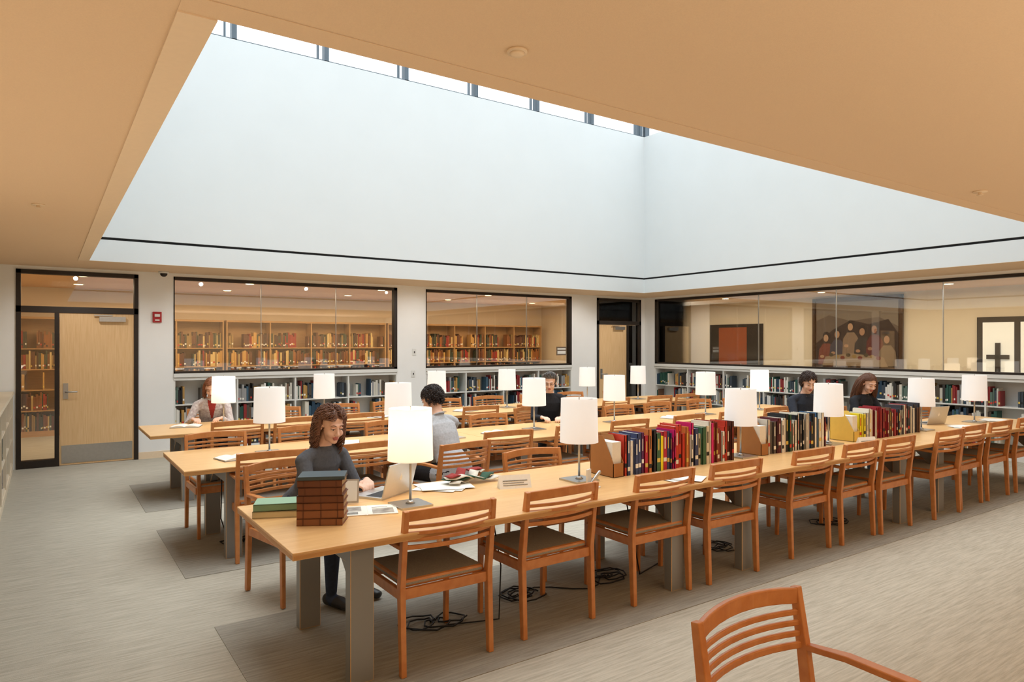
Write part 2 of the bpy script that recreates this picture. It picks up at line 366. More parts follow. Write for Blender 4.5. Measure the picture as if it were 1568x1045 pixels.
for i in range(9): oval(b,-.5+i*.13,-.52+.03*(i%3),.05,.04,[(120,60,44),(150,120,70),(84,70,50)][i%3],.0412+i*.0002)
b.obj('canvas',[M_paint],parent=P,attr=True)
b=MB()
for y0,y1,z0,z1 in ((-.99,.99,.74,.8),(-.99,.99,-.8,-.74),(-.99,-.93,-.8,.8),(.93,.99,-.8,.8)): b.box(-.05,y0,z0,.0,y1,z1)
b.obj('frame',[mat('painting_frame',(84,58,36),.4,noise=10,nstr=.2)],parent=P)
def downlight(x,y):
    b=MB(); b.tube([(0,0,-.012),(0,0,-.004)],.07,16,1,rnd=False); b.tube([(0,0,-.008),(0,0,0)],.09,16,0,rnd=False)
    b.obj('recessed_downlight',[M_white,M_down],(x,y,ZC))
for x in (0.5,3,5.5,8,10.5):
    for y in (12.6,14.4): downlight(x,y)
for y in (0.5,3.2,5.6,8,10.4,12.6): downlight(13.2,y)
def area(name,loc,sx,sy,e,col,rot=(0,0,0)):
    l=bpy.data.lights.new(name,'AREA'); l.shape='RECTANGLE'; l.size=sx; l.size_y=sy; l.energy=e; l.color=col
    o=bpy.data.objects.new(name,l); o.location=loc; o.rotation_euler=rot; bpy.context.scene.collection.objects.link(o); return o
WARM=(1,.76,.50); WARM2=(1,.84,.66)
area('archive_light',(5.6,13.6,2.7),11,1.2,250,WARM)
area('lobby_light',(13.2,6.4,2.7),1.2,13.5,165,(1,.83,.62))
area('rear_fill_down',(5.0,-.8,2.72),9,1.5,22,WARM2)  # added warm fill behind the camera, no real fixture
area('rear_fill_up',(5.5,-1.2,.9),10,1.2,150,WARM2,(math.pi,0,0))  # added fill aimed up to brighten the near ceiling
area('bookcase_fill_up',(-.55,3.2,1.12),.2,6,14,WARM2,(math.pi,0,0))  # added fill above the bookcase, warms the left ceiling
def spot(loc,tgt,e,col,ang=110):
    l=bpy.data.lights.new('wall_fill_spot','SPOT'); l.energy=e; l.color=col; l.spot_size=math.radians(ang); l.spot_blend=.9; l.shadow_soft_size=.03  # fill lamp without a fixture, added to brighten walls
    o=bpy.data.objects.new('wall_fill_spot',l); o.location=loc; o.rotation_euler=(V3(tgt)-V3(loc)).to_track_quat('-Z','Y').to_euler(); bpy.context.scene.collection.objects.link(o)
for x in (.4,2.2,4.0,5.6,7.4,9.4,10.8): spot((x,10.3,2.72),(x,11.4,1.2),26,(1,.98,.95))  # added spots that lift the back wall
for y in (9.4,7.4,5.4,3.4): spot((10.45,y,2.72),(11.56,y,1.0),26,(1,.98,.95))  # added spots that lift the right wall
spot((10.4,12.4,2.7),(11.7,12.8,1.5),50,(1,.8,.56),150)  # added to lift the dark archive corner behind the far door
# ---------------------------------------------------------------- wall / ceiling fittings
b=MB(); b.box(-.06,-.03,-.08,.06,0,.08,0); b.box(-.04,-.045,-.0,.04,-.03,.05,1); b.box(-.035,-.04,-.06,.035,-.03,-.03,1)
b.obj('fire_alarm_box',[M_red,M_white],(1.385,YB,2.1),bevel=.005)
b=MB(); b.tube([(0,0,0),(0,0,-.03)],.07,16,0,rnd=False); b.ell((0,0,-.035),(.05,.05,.045),m=1)
b.obj('dome_camera',[M_white,M_frame],(1.45,YB-.2,ZC))
b=MB(); b.box(-.04,-.01,-.06,.04,0,.06,0); b.box(-.012,-.02,-.02,.012,-.01,.02,1)
me=b.mesh('light_switch',[M_white,M_frame],bevel=.003)
put('light_switch',me,(5.62,YB,1.55)); put('light_switch',me,(5.60,YB,1.15))
b=MB(); b.box(-.13,-.012,-.09,.13,0,.09,0); b.box(-.11,-.014,.03,.11,-.012,.06,1); b.box(-.11,-.014,-.06,.11,-.012,.0,1)
b.obj('wall_sign',[mat('sign_plate',(120,104,88),.4,noise=20,nstr=.1),M_paper],(9.1,YB+.03,1.55))
b=MB(); b.tube([(0,0,0),(0,0,-.010)],.037,24,0,rnd=False); b.tube([(0,0,-.010),(0,0,-.02)],[.028,.02],24,0,rnd=False)
b.obj('smoke_detector',[M_ceil2],(1.42,2.04,ZC))
def sprink(x,y):
    b=MB(); b.tube([(0,0,0),(0,0,-.008)],.045,16,0,rnd=False); b.tube([(0,0,-.008),(0,0,-.025)],.012,8,0,rnd=False); b.tube([(0,0,-.025),(0,0,-.028)],.02,10,0,rnd=False)
    b.obj('ceiling_sprinkler',[M_ceil2],(x,y,ZC))
sprink(-.04,6.36); sprink(5.40,2.09)
# ---------------------------------------------------------------- tables
def table(x0,x1,y0,y1):
    b=MB(); L=x1-x0; W=y1-y0; z=.74
    b.box(0.002,0,z-.012,L-.002,W,z,0); b.box(.004,.003,z-.038,L-.004,W-.003,z-.012,1)
    for ex in (.38,L-.38):
        for yy in (.14,W-.14): b.box(ex-.062,yy-.035,0,ex+.062,yy+.035,z-.04,2)
        b.box(ex-.05,.17,z-.15,ex+.05,W-.17,z-.04,2)
        for a,c in ((.17,.34),(W-.17,W-.34)):
            v=[(ex+sx,yy,zz) for sx in (-.03,.03) for yy,zz in ((a,z-.15),(c,z-.15),(a,z-.30))]
            b.add(v,[(0,1,2),(3,5,4),(0,3,4,1),(1,4,5,2),(2,5,3,0)],2)
    b.box(.38,W/2-.03,z-.13,L-.38,W/2+.03,z-.04,2)
    b.obj('library_table',[M_maple,M_mapleE,M_steel],(x0,y0,.004),bevel=.003)
R1=(3.13,4.22); R2=(5.6,6.7); R3=(7.95,9.02)
T1=[.93,3.98,7.08,10.2]; T2=[.86,3.70,6.58,9.42]; T3=[.9,3.72,6.52,9.32]
for T,R in ((T1,R1),(T2,R2),(T3,R3)):
    for i in range(3): table(T[i],T[i+1],R[0],R[1])
TZ=.744
# ---------------------------------------------------------------- lamps
def lampmesh(on):
    b=MB(); b.box(-.1,-.1,0,.1,.1,.012,0); b.tube([(0,0,.012),(0,0,.46)],.008,10,0,rnd=False); b.tube([(0,0,.012),(0,0,.03)],[.03,.012],14,0,rnd=False)
    b.tube([(0,0,.33),(0,0,.37)],.016,10,0,rnd=False); b.ell((0,0,.42),(.03,.03,.045),12,8,m=1)
    for a in range(3): c=math.cos(a*2.094); s=math.sin(a*2.094); b.tube([(0,0,.555),(c*.125,s*.125,.565)],.002,5,0,rnd=False)
    b.tube([(0,0,.46),(0,0,.585)],.004,6,0)
    b.tube([(0,0,.27),(0,0,.575)],[.134,.127],40,2,rnd=False,caps=False); b.tube([(0,0,.27),(0,0,.575)],[.131,.124],40,2,rnd=False,caps=False)
    for z,r in ((.27,.1345),(.572,.1275)): b.tube([(0,0,z),(0,0,z+.004)],r,40,2,rnd=False,caps=False)
    return b.mesh('table_lamp',[M_chrome,M_white,M_sh_on if on else M_sh_off])
LM=[lampmesh(False),lampmesh(True)]
def lamp(x,y,on=False):
    o=put('table_lamp',LM[1 if on else 0],(x,y,TZ))
    if on:
        l=bpy.data.lights.new('bulb','POINT'); l.energy=5.5; l.color=(1,.84,.64); l.shadow_soft_size=.04
        p=bpy.data.objects.new('bulb',l); bpy.context.scene.collection.objects.link(p); p.parent=o; p.location=(0,0,.50)
for i,x in enumerate((1.79,3.09,4.87,6.19,8.02,9.35)): lamp(x,3.68,i==0)
for i,x in enumerate((1.63,2.86,4.51,5.72,7.39,8.57)): lamp(x,6.15,i==5)
for i,x in enumerate((1.73,2.93,4.54,5.73,7.31,8.46)): lamp(x,8.5,i==0)
# ---------------------------------------------------------------- chairs
def chairmesh():
    b=MB(); w=.262
    def py(z): return -.225-.05*max(0,(z-.45)/.4)
    for s in (-1,1):
        b.beam([(s*w,-.245,0),(s*w,-.225,.45),(s*w,py(.65),.65),(s*w,py(.85)-.005,.852)],[.03,.032,.03,.028],[.034,.045,.04,.03],(1,0,0))
        b.beam([(s*.25,.235,0),(s*.25,.225,.63)],[.026,.03],[.03,.036],(1,0,0))
        b.beam([(s*w,py(.66)+.01,.655),(s*.272,-.1,.665),(s*.272,.1,.66),(s*.258,.265,.645)],[.03,.042,.046,.04],.022,(1,0,0))
        b.box(s*w-.012,-.21,.385,s*w+.012,.22,.44)
    b.box(-.25,.2,.385,.25,.225,.44); b.box(-.25,-.235,.385,.25,-.21,.44)
    n=9
    for z,h,th in ((.822,.055,.02),(.768,.02,.013),(.733,.02,.013),(.698,.02,.013),(.660,.024,.014)):
        pts=[]
        for i in range(n):
            x=-w+2*w*i/(n-1); pts.append((x,py(z)-.05*(1-(x/w)**2),z+(.012*(1-(x/w)**2) if z>.8 else 0)))
        b.beam(pts,h,th,(0,0,1))
    me=b.mesh('wooden_armchair',[M_cherry,M_pad],bevel=.004)
    p=MB(); p.box(-.245,-.21,.435,.245,.235,.478,1); pm=p.mesh('pad',[M_cherry,M_pad],bevel=.015)
    bm=bmesh.new(); bm.from_mesh(me); bm.from_mesh(pm); bm.to_mesh(me); bm.free(); return me
CH=chairmesh()
def chair(x,y,face=1,r=0): return put('wooden_armchair',CH,(x,y,.004),(0 if face>0 else math.pi)+r)
for x,dy,r in ((1.765,.0,0),(2.525,.02,.02),(3.405,.02,0),(4.125,.0,-.02),(5.12,.02,0),(5.79,0,.02),(6.40,-.02,0),(7.33,-.05,.0),(7.98,0,.03),(8.65,0,0),(9.4,0,0)):
    chair(x,3.42+dy,1,r)
for x,dy in ((3.2,.0),(4.2,.03),(5.3,0),(6.2,.05)): chair(x,4.02+dy+.1,-1,random.uniform(-.05,.05))
chair(9.6,4.15,-1)
for x in (1.5,2.3,3.75,4.6,5.4,6.35,7.2,8.1,8.9): chair(x,5.72+random.uniform(0,.1),1,random.uniform(-.06,.06))
for x in (1.35,2.2,3.1,4.4,6.5,7.3,8.2,9.0): chair(x,6.62+random.uniform(0,.1),-1,random.uniform(-.06,.06))
for x in (1.75,2.4,3.2,4.0,4.9,5.7,6.6,7.4,8.3,9.0): chair(x,8.08+random.uniform(0,.1),1,random.uniform(-.06,.06))
for x in (2.6,3.4,4.2,5.1,5.9,6.8,7.6,8.6): chair(x,8.95+random.uniform(0,.1),-1,random.uniform(-.06,.06))
chair(1.905,1.12,-1,.02)
chair(1.46,4.72,-1,.2); chair(2.95,5.34,1,.15); chair(1.80,9.42,-1,0); chair(5.38,7.12,-1,.1); chair(7.48,4.82,-1,-.1); chair(8.72,4.82,-1,0)
# ---------------------------------------------------------------- things on tables
def brun(x0,x1,y,hm,dep,pal):
    b=MB(); X=Matrix.Identity(4); 
    books(b,X,x1-x0,hm[0],hm[1],dep,pal,.016,.045,True)
    b.obj('row_of_books',[M_book],(x0,y,TZ),attr=True)
random.seed(12)
brun(3.46,4.72,3.60,(.24,.34),.2,PALB)
brun(5.16,6.05,3.60,(.24,.34),.2,[(90,84,80),(236,232,224),(120,116,110),(160,60,50),(230,226,214),(90,30,40),(40,80,60),(200,196,186),(60,100,140),(30,34,40)])
brun(6.64,7.85,3.60,(.24,.32),.2,[(240,226,60),(150,40,50),(120,90,70),(200,196,184),(90,60,50),(196,60,40),(60,60,70),(230,226,214),(140,40,50)])
def magfile(x,y,w,c):
    b=MB(); d=.25;h=.29;t=.004
    b.box(0,0,0,w,d,t); b.box(0,d-t,0,w,d,h); b.box(0,0,0,w,t,.1)
    for xx in (0,w-t):
        v=[(xx+q,yy,zz) for q in (0,t) for yy,zz in ((0,0),(d,0),(d,h),(d*.45,h),(0,.1))]
        b.add(v,[(0,1,2,3,4),(9,8,7,6,5),(0,5,6,1),(1,6,7,2),(2,7,8,3),(3,8,9,4),(4,9,5,0)])
    b.box(.008,.02,t,w-.008,d-.01,.25,1)
    b.obj('magazine_file',[mat('cardboard_'+str(c[0]),c,.7,noise=20,nstr=.06),M_paper],(x,y,TZ))
magfile(3.34,3.60,.1,(170,116,66)); magfile(5.04,3.60,.1,(170,126,82)); magfile(6.5,3.60,.1,(226,190,90))
P=MB(); z=0
for i in range(6):
    h=random.uniform(.038,.046); w=.235+random.uniform(-.01,.01); d=.17; a=random.uniform(-.06,.06)
    X=Matrix.Rotation(a-.50,4,'Z')@Matrix.Translation((-w/2,-d/2,z)); c=lin(random.choice([(126,76,46),(108,64,40),(138,88,56)]))
    P.box(0,0,0,w,d,.004,0,c,X); P.box(0,0,h-.005,w,d,h-.001,0,c,X); P.box(0,0,0,w,.006,h-.001,0,c,X); P.box(.006,.006,.004,w-.006,d-.006,h-.005,0,lin((170,140,100)),X)
    for q in (.03,w*.5,w-.035): P.box(q,-.002,.002,q+.006,0,h-.003,0,lin((96,56,36)),X)
    z+=h
X=Matrix.Rotation(-.45,4,'Z'); P.box(-.12,-.085,z,.12,.085,z+.018,0,lin((66,80,86)),X)
P.obj('stack_of_old_books',[M_book],(1.235,3.60,TZ),attr=True)
P=MB()
for i,(z,c) in enumerate(((0,(214,200,160)),(.04,(126,160,130)))):
    X=Matrix.Rotation(-.45+.08*i,4,'Z')@Matrix.Translation((-.12,-.085,z)); c=lin(c)
    P.box(0,0,0,.24,.17,.004,0,c,X); P.box(0,0,.032,.24,.17,.037,0,lin((146,180,150)) if i==1 else c,X); P.box(0,0,0,.24,.006,.037,0,c,X); P.box(.005,.006,.004,.235,.165,.032,0,lin((226,214,180)),X)
P.obj('green_books',[M_book],(1.08,3.90,TZ),attr=True)
def laptop(x,y,a,openang=105):
    P=empty('laptop',(x,y,TZ),a)
    b=MB(); b.box(-.155,-.11,0,.155,.11,.014,0); b.box(-.135,-.02,.014,.135,.09,.0155,1); b.box(-.045,-.1,.014,.045,-.035,.0148,2)
    b.obj('base',[M_alu,M_keys,M_chrome],parent=P,bevel=.002)
    b=MB(); b.box(-.155,0,0,.155,.008,.21,0); b.box(-.145,-.001,.012,.145,0,.2,1); b.ell((0,.008,.11),(.016,.0015,.018),12,8,m=2); b.ell((.004,.008,.134),(.004,.001,.006),8,6,m=2)
    o=b.obj('screen',[M_alu,M_screen,M_paper],parent=P); o.location=(0,.11,.014); o.rotation_euler=(-math.radians(openang-90),0,0)
laptop(1.77,4.05,math.atan2(-.85,.5)-math.pi/2)
laptop(3.35,6.05,.2); laptop(8.75,3.95,math.pi-.2); laptop(2.25,8.5,2.9)
def openbook(x,y,a,s=1):
    b=MB(); n=8
    for sgn in (-1,1):
        pts=[(sgn*.15*s*i/n,0,.012+.016*math.sin(math.pi*min(1,i/n*1.1))*(1-.5*i/n)) for i in range(n+1)]
        vs=[];
        for p in pts: vs+= [(p[0],-.11*s,p[2]),(p[0],.11*s,p[2]),(p[0],-.11*s,.002),(p[0],.11*s,.002)]
        fs=[]
        for i in range(n):
            o=4*i; fs+=[(o,o+4,o+5,o+1),(o+2,o+3,o+7,o+6),(o,o+2,o+6,o+4),(o+1,o+5,o+7,o+3)]
        fs.append((4*n,4*n+2,4*n+3,4*n+1)); b.add(vs,fs,0)
    b.box(-.155*s,-.115*s,0,.155*s,.115*s,.003,1)
    b.obj('open_book',[M_paper,mat('book_cover_dark',(70,60,60),.5,noise=10,nstr=.1)],(x,y,TZ),a)
for x,y,a in ((1.33,6.0,.2),(2.4,6.3,1.2),(1.35,8.62,2.8),(4.0,6.1,.2),(4.95,8.4,.4),(6.5,8.5,1),(7.2,4.0,2.9),(5.15,6.2,3.0),(6.7,6.1,.3)): openbook(x,y,a)
b=MB()
for i in range(7):
    X=Matrix.Rotation(random.uniform(-.6,.6),4,'Z')@Matrix.Translation((random.uniform(-.08,.08),random.uniform(-.05,.05),.001+i*.0015)); b.box(-.105,-.14,0,.105,.14,.0012,0,X=X)
pm=b.mesh('loose_papers',[M_paper])
for x,y in ((2.2,4.0),(3.72,3.34),(4.5,4.02),(8.7,3.5),(2.1,5.95),(9.78,3.6),(3.6,8.4)): put('loose_papers',pm,(x,y,TZ),random.uniform(0,3))
b=MB(); b.box(-.17,-.11,0,-.003,.11,.006,0); b.box(.003,-.11,0,.17,.11,.006,0); b.box(-.003,-.11,0,.003,.11,.004,0)
b.box(-.15,-.02,.006,-.03,.09,.0065,1); b.box(.03,-.09,.006,.15,.03,.0065,1); b.box(.03,.05,.006,.12,.06,.0065,2); b.box(-.15,-.09,.006,-.05,-.04,.0065,2)
b.obj('open_magazine',[M_paper,mat('magazine_photo',(120,116,112),.4,noise=14,c2=(200,196,188)),mat('print_gray',(150,148,142),.8,noise=90,nstr=.4)],(1.52,3.69,TZ),-.35)
b=MB(); X=Matrix.Rotation(-.3,4,'Z')
v=[(-.11,-.035,0),(.11,-.035,0),(.11,.035,0),(-.11,.035,0),(-.11,0,.085),(.11,0,.085)]
b.add([X@V3(p) for p in v],[(0,1,5,4),(3,4,5,2),(0,4,3),(1,2,5),(0,3,2,1)],0)
XT=X@Matrix.Translation((0,-.0365,0))@Matrix.Rotation(-math.atan2(.035,.085),4,'X')
b.box(-.085,-.0005,.022,.085,.0005,.026,1,X=XT); b.box(-.085,-.0005,.05,.085,.0005,.056,1,X=XT); b.box(-.085,-.0005,.036,.06,.0005,.040,1,X=XT)
sg=b.mesh('tent_card_sign',[M_paper,mat('print_gray',(150,148,142))]); put('tent_card_sign',sg,(2.58,3.74,TZ)); put('tent_card_sign',sg,(6.35,3.40,TZ),.1)
b=MB(); b.box(-.1,-.004,0,.1,.004,.14,0); b.box(-.09,-.006,.01,.09,-.004,.13,1); b.box(-.03,0,0,.03,.07,.004,0)
o=b.obj('tablet_on_stand',[M_alu,M_white],(1.46,3.93,TZ+.006),-.6); o.rotation_euler=(-.25,0,-.5)
b=MB(); b.box(-.03,-.05,0,.03,.05,.01,0); b.box(-.028,.02,.01,.028,.03,.12,0); b.tube([(-.02,0,.03),(.05,-.03,.1)],.012,8,1)
b.obj('phone_on_stand',[M_white,M_chrome],(3.0,3.44,TZ),.4)
b=MB()
for j,m in enumerate((0,1,0,2)):
    pts=[]
    for i in range(22):
        t=i/21; pts.append((-.2+.4*t,.05*math.sin(t*5+j*1.4)+(-.05+.035*j),.012+.012*j+.014*math.sin(t*14+j*2)*(math.sin(math.pi*t))+.004))
    b.beam(pts,.075,.007,(0.25,1,0),m,sm=True)
b.obj('folded_scarf',[mat('scarf_cream',(222,214,198),.95,noise=40,nstr=.15),mat('scarf_green',(60,92,72),.95,noise=40,nstr=.2),mat('scarf_red',(160,60,56),.95,noise=40,nstr=.2)],(2.42,4.06,TZ+.012),.3)
def remesh(b,vox,smooth,name):
    me=b.mesh(name+'_raw',[]); o=bpy.data.objects.new('tmp',me); bpy.context.scene.collection.objects.link(o)
    md=o.modifiers.new('r','REMESH'); md.mode='VOXEL'; md.voxel_size=vox; md.adaptivity=0
    dg=bpy.context.evaluated_depsgraph_get(); dg.update(); e=o.evaluated_get(dg); nm=bpy.data.meshes.new_from_object(e)
    bpy.data.objects.remove(o); 
    bm=bmesh.new(); bm.from_mesh(nm)
    for _ in range(smooth): bmesh.ops.smooth_vert(bm,verts=bm.verts,factor=.5,use_axis_x=True,use_axis_y=True,use_axis_z=True)
    for f in bm.faces: f.smooth=True
    bm.to_mesh(nm); bm.free(); nm.name=name; return nm
def cable(x,y,n=4,r=.14,extra=None):
    b=MB(); pts=[]; N=n*14
    for i in range(N):
        a=i*2*math.pi/14; rr=r*(.5+.5*math.sin(i*.37+x*3)); pts.append((rr*math.cos(a)*1.3+i*.002,rr*math.sin(a),.012+.006*(i%3)))
    b.tube(pts,.005,6,0)
    if extra: b.tube([(p[0]-x,p[1]-y,p[2]) for p in extra],.005,6,0)
    b.obj('power_cable',[M_cable],(x,y,0))
cable(1.9,3.7,extra=[(2.35,3.65,.6),(2.38,3.6,.3),(2.3,3.5,.012),(2.0,3.6,.012)]); cable(2.6,3.75,extra=[(2.6+.1*i,3.7+.12*math.sin(i*.9),.012) for i in range(8)])
cable(3.3,3.7,extra=[(3.5,3.65,.6),(3.5,3.55,.25),(3.6,3.6,.012),(3.9,3.7,.012)]); cable(4.6,3.7); cable(6.1,3.65)
cable(1.3,6.2,3,.1,extra=[(1.25,6.2,.68),(1.25,6.25,.2),(1.3,6.2,.012),(1.5,6.3,.012),(1.4,6.1,.012)])
# ---------------------------------------------------------------- people
M_skin=mat('skin',(234,188,162),.5,noise=30,nstr=.06,bump=.05,bscale=200)
M_lip=mat('lips',(190,112,102),.45,noise=60,nstr=.08)
M_eye=mat('eye_white',(232,228,222),.2,noise=50,nstr=.03)
M_iris=mat('iris_dark',(50,34,24),.2,noise=50,nstr=.2)
M_shoe=mat('shoe_leather',(40,36,34),.4,noise=20,nstr=.1)
SK,TOP,BOT,SHOE,LIP,IN=0,1,2,3,4,5
def person(name,loc,f,top,bot,hairc,style,lean=.12,th=0.,pitch=-25,yaw=0,hands=((-.12,.5,.79),(.12,.5,.79)),inner=None,w=1.,glasses=False,vox=.006):
    mh=mat('hair_'+'_'.join(map(str,hairc)),hairc,.5,noise=60,nstr=.35,spec=.5)
    fa=math.atan2(f[1],f[0])-math.pi/2
    P=empty(name,(loc[0],loc[1],.0),fa)
    b=MB(); S=(1,0,0); arms=[]
    sh_z=1.0+th; ly=lean
    b.tube([(0,-.05,.545),(0,-.035,.62),(0,ly*.30,.73+th*.4),(0,ly*.66,.86+th*.8),(0,ly*.88,.95+th),(0,ly*.97,1.0+th),(0,ly*.97+.0,1.045+th)],[(.165*w,.11),(.155*w,.112),(.130*w,.096),(.152*w,.108),(.158*w,.094),(.115*w,.072),(.058,.054)],24,side=S,tag=TOP)
    for s in (-1,1):
        sh=V3((s*.168*w,ly*.93,sh_z-.035)); b.tube([(s*.06,ly*.97,sh_z+.012),(s*.125*w,ly*.95,sh_z-.008),sh],[.042,.050,.054],14,tag=TOP)
        hz=V3((s*.09,0,.545)); kn=V3((s*.12,.42,.525)); an=V3((s*.12,.37,.1))
        b.tube([hz,(hz+kn)/2+V3((0,0,.01)),kn],[.085,.075,.058],14,tag=BOT)
        b.tube([kn,(kn+an)/2+V3((0,-.02,.03)),an],[.057,.052,.036],14,tag=BOT)
        b.tube([(an.x,an.y-.03,.05),(an.x,an.y+.08,.045),(an.x*1.08,an.y+.17,.035)],[(.038,.04),(.042,.038),(.038,.026)],12,side=S,tag=SHOE)
        wr=V3(hands[0 if s<0 else 1]); L1,L2=.285,.25; D=wr-sh; d=D.length
        if d>L1+L2-.01: wr=sh+D.normalized()*(L1+L2-.01); D=wr-sh; d=D.length
        a=(L1*L1-L2*L2+d*d)/(2*d); h=math.sqrt(max(0,L1*L1-a*a)); dn=D.normalized(); po=V3((s*.55,-.35,-1)); po=(po-dn*po.dot(dn)).normalized()
        el=sh+dn*a+po*h
        b.tube([sh,(sh+el)/2,el],[.054,.047,.041],14,tag=TOP)
        cuff=el+(wr-el)*.86
        b.tube([el,(el+cuff)/2,cuff],[.041,.038,.032],14,tag=TOP)
        fd=(wr-el).normalized(); b.tube([cuff,wr],[.025,.023],12,tag=SK); arms.append((cuff,fd))
        hd=V3((fd.x-s*.15,fd.y,min(fd.z,-.05)*.35)).normalized(); lat=hd.cross(V3((0,0,1))).normalized()*(-s)
        dn2=V3((0,0,-1)); dn2=(dn2-hd*dn2.dot(hd)).normalized()
        b.tube([wr-hd*.005,wr+hd*.04,wr+hd*.08],[(.024,.017),(.034,.016),(.037,.013)],12,side=tuple(lat),tag=SK)
        for k,(off,ln) in enumerate(((.03,.068),(.010,.078),(-.010,.072),(-.029,.056))):
            p=wr+hd*.082+lat*off; pts=[p-hd*.02,p]; ang=0
            for q,(fr,bd) in enumerate(((.45,18),(.32,30),(.23,25))):
                ang+=math.radians(bd+3*k); p=p+(hd*math.cos(ang)+dn2*math.sin(ang)+lat*off*1.2)*ln*fr; pts.append(p)
            b.tube(pts,[.0095,.0095,.0088,.008,.007],8,tag=SK)
        p=wr+hd*.025+lat*.026; b.tube([p-lat*.01,p+hd*.025+lat*.018,p+hd*.05+lat*.024+dn2*.008,p+hd*.07+lat*.02+dn2*.014],[.014,.0115,.010,.0085],8,tag=SK)
    nb=V3((0,ly*.97,1.03+th)); pr=math.radians(pitch); HC=V3((0,ly+.055+.05*math.sin(-pr),1.20+th-.02*math.sin(-pr)))
    R=(Matrix.Translation(HC)@Matrix.Rotation(math.radians(yaw),4,'Z')@Matrix.Rotation(pr,4,'X'))
    b.tube([nb,nb+V3((0,.012,.045)),R@V3((0,-.025,-.06))],[.045,.047,.05],14,tag=SK)
    E=lambda c,r,tag=SK: b.ell(c,r,24,16,X=R,tag=tag)
    E((0,-.015,.03),(.074,.093,.083)); E((0,.028,-.028),(.060,.058,.082)); E((0,.056,-.098),(.026,.024,.018)); E((0,.03,-.082),(.046,.045,.028))
    for s in (-1,1):
        E((s*.034,.058,-.040),(.025,.026,.024)); E((s*.074,-.008,-.012),(.009,.020,.031)); E((s*.010,.096,-.042),(.008,.010,.007))
    b.tube([R@V3((0,.082,.008)),R@V3((0,.095,-.018)),R@V3((0,.107,-.038))],[.008,.009,.0105],10,tag=SK)
    b.tube([R@V3((-.042,.070,.022)),R@V3((-.02,.082,.020)),R@V3((.02,.082,.020)),R@V3((.042,.070,.022))],.0085,8,tag=SK)
    E((0,.087,-.066),(.021,.009,.0055),LIP); E((0,.085,-.075),(.018,.009,.0060),LIP)
    kd=kdtree.KDTree(len(b.V)); 
    for i,v in enumerate(b.V): kd.insert(v,i)
    kd.balance()
    me=remesh(b,vox,2,'body')
    for m in (M_skin,top,bot,M_shoe,M_lip,inner or top): me.materials.append(m)
    zc=1.052+th
    for p in me.polygons:
        c=p.center; _,i,_=kd.find(c); t=b.T[i]
        if abs(c.x)<.2 and c.y<ly+.12 and .62<c.z<zc+(c.y-ly)*-.5:
            if t==SK and c.y<.35: t=TOP
            if inner and t==TOP and abs(c.x)<.05-.2*max(0,1.0+th-c.z) and c.y>ly*.8 and c.z>.8+th: t=IN
        elif t==TOP and c.z>zc: t=SK
        for cu,fd in arms:
            dd=(c-cu).dot(fd); rr=(c-cu-fd*dd).length
            if -.22<dd<.024 and rr<.055: t=TOP
            elif .024<=dd<.07 and rr<.05: t=SK
        p.material_index=t
    put('body',me,parent=P)
    d=MB()
    cpts=[V3((0,ly*.97+.002,zc-.004))+V3((.056*math.cos(a*.3927),.053*math.sin(a*.3927),-.5*.053*math.sin(a*.3927))) for a in range(17)]
    d.tube(cpts,.008,8,3)
    for s in (-1,1):
        d.ell((s*.029,.0765,-.002),(.0135,.0095,.0075),12,8,m=0,X=R); d.ell((s*.029,.0845,-.004),(.0058,.003,.0055),10,8,m=1,X=R)
        d.ell((s*.029,.0775,.0025),(.0150,.0095,.0065),12,8,m=4,X=R)
        d.tube([R@V3((s*.013,.089,.019)),R@V3((s*.030,.088,.025)),R@V3((s*.046,.075,.019))],[.0022,.003,.0016],6,2)
        d.tube([R@V3((s*.015,.084,-.002)),R@V3((s*.029,.0885,-.0015)),R@V3((s*.043,.078,-.003))],[.0014,.002,.0014],6,1)
        if glasses:
            d.tube([R@V3((s*.030+.02*math.cos(a*.628),.096,-.002+.016*math.sin(a*.628))) for a in range(11)],.0016,5,1); d.tube([R@V3((s*.05,.094,0)),R@V3((s*.076,.0,.0))],.0016,5,1)
    d.obj('face_details',[M_eye,M_iris,mh,top,M_skin],parent=P)
    h=MB(); c0=V3((0,-.02,.034)); er=V3((.080,.098,.087))
    def notface(p): return not (p.y>.015 and p.z<.066-(.0 if abs(p.x)<.05 else .015)) and not (p.z<-.03 and p.y>-.03)
    h.ell(c0,er,36,24,X=R,keep=notface)
    R3=R.to_3x3(); g0=R3.inverted()@V3((0,0,-1)); g0.y*=.15; g0.normalize()
    cnt,ln,cr,tr_={'curly':(900,.19,.011,.0026),'long':(900,.34,.002,.0026),'short':(480,.04,.003,.003),'shortcurl':(480,.05,.008,.0032),'bob':(700,.17,.003,.0028)}[style]
    for i in range(cnt):
        while True:
            v=V3((random.gauss(0,1),random.gauss(0,1),random.gauss(0,1))).normalized()
            p=V3((c0.x+v.x*er.x,c0.y+v.y*er.y,c0.z+v.z*er.z))
            if notface(p) and p.z>-.045: break
        L=ln*random.uniform(.75,1.1); n=18 if cr>.007 else 10
        if style in('short','shortcurl'): n=8
        st=L/n; front=p.y>.0
        pos=p.copy(); pts=[]; out=v.copy()
        sx=1 if v.x>=0 else -1
        if style=='short': dirv=V3((v.x*.4,.25,.3)).normalized()
        elif front: dirv=V3((sx*1.0,-.55,.05)).normalized()
        else: dirv=V3((v.x*.8,v.y*.6,-.2)).normalized()
        ph=random.uniform(0,6.28); turns=random.uniform(2.2,3.5)*2*math.pi/n; rj=random.uniform(0,.10 if style=='curly' else .05)
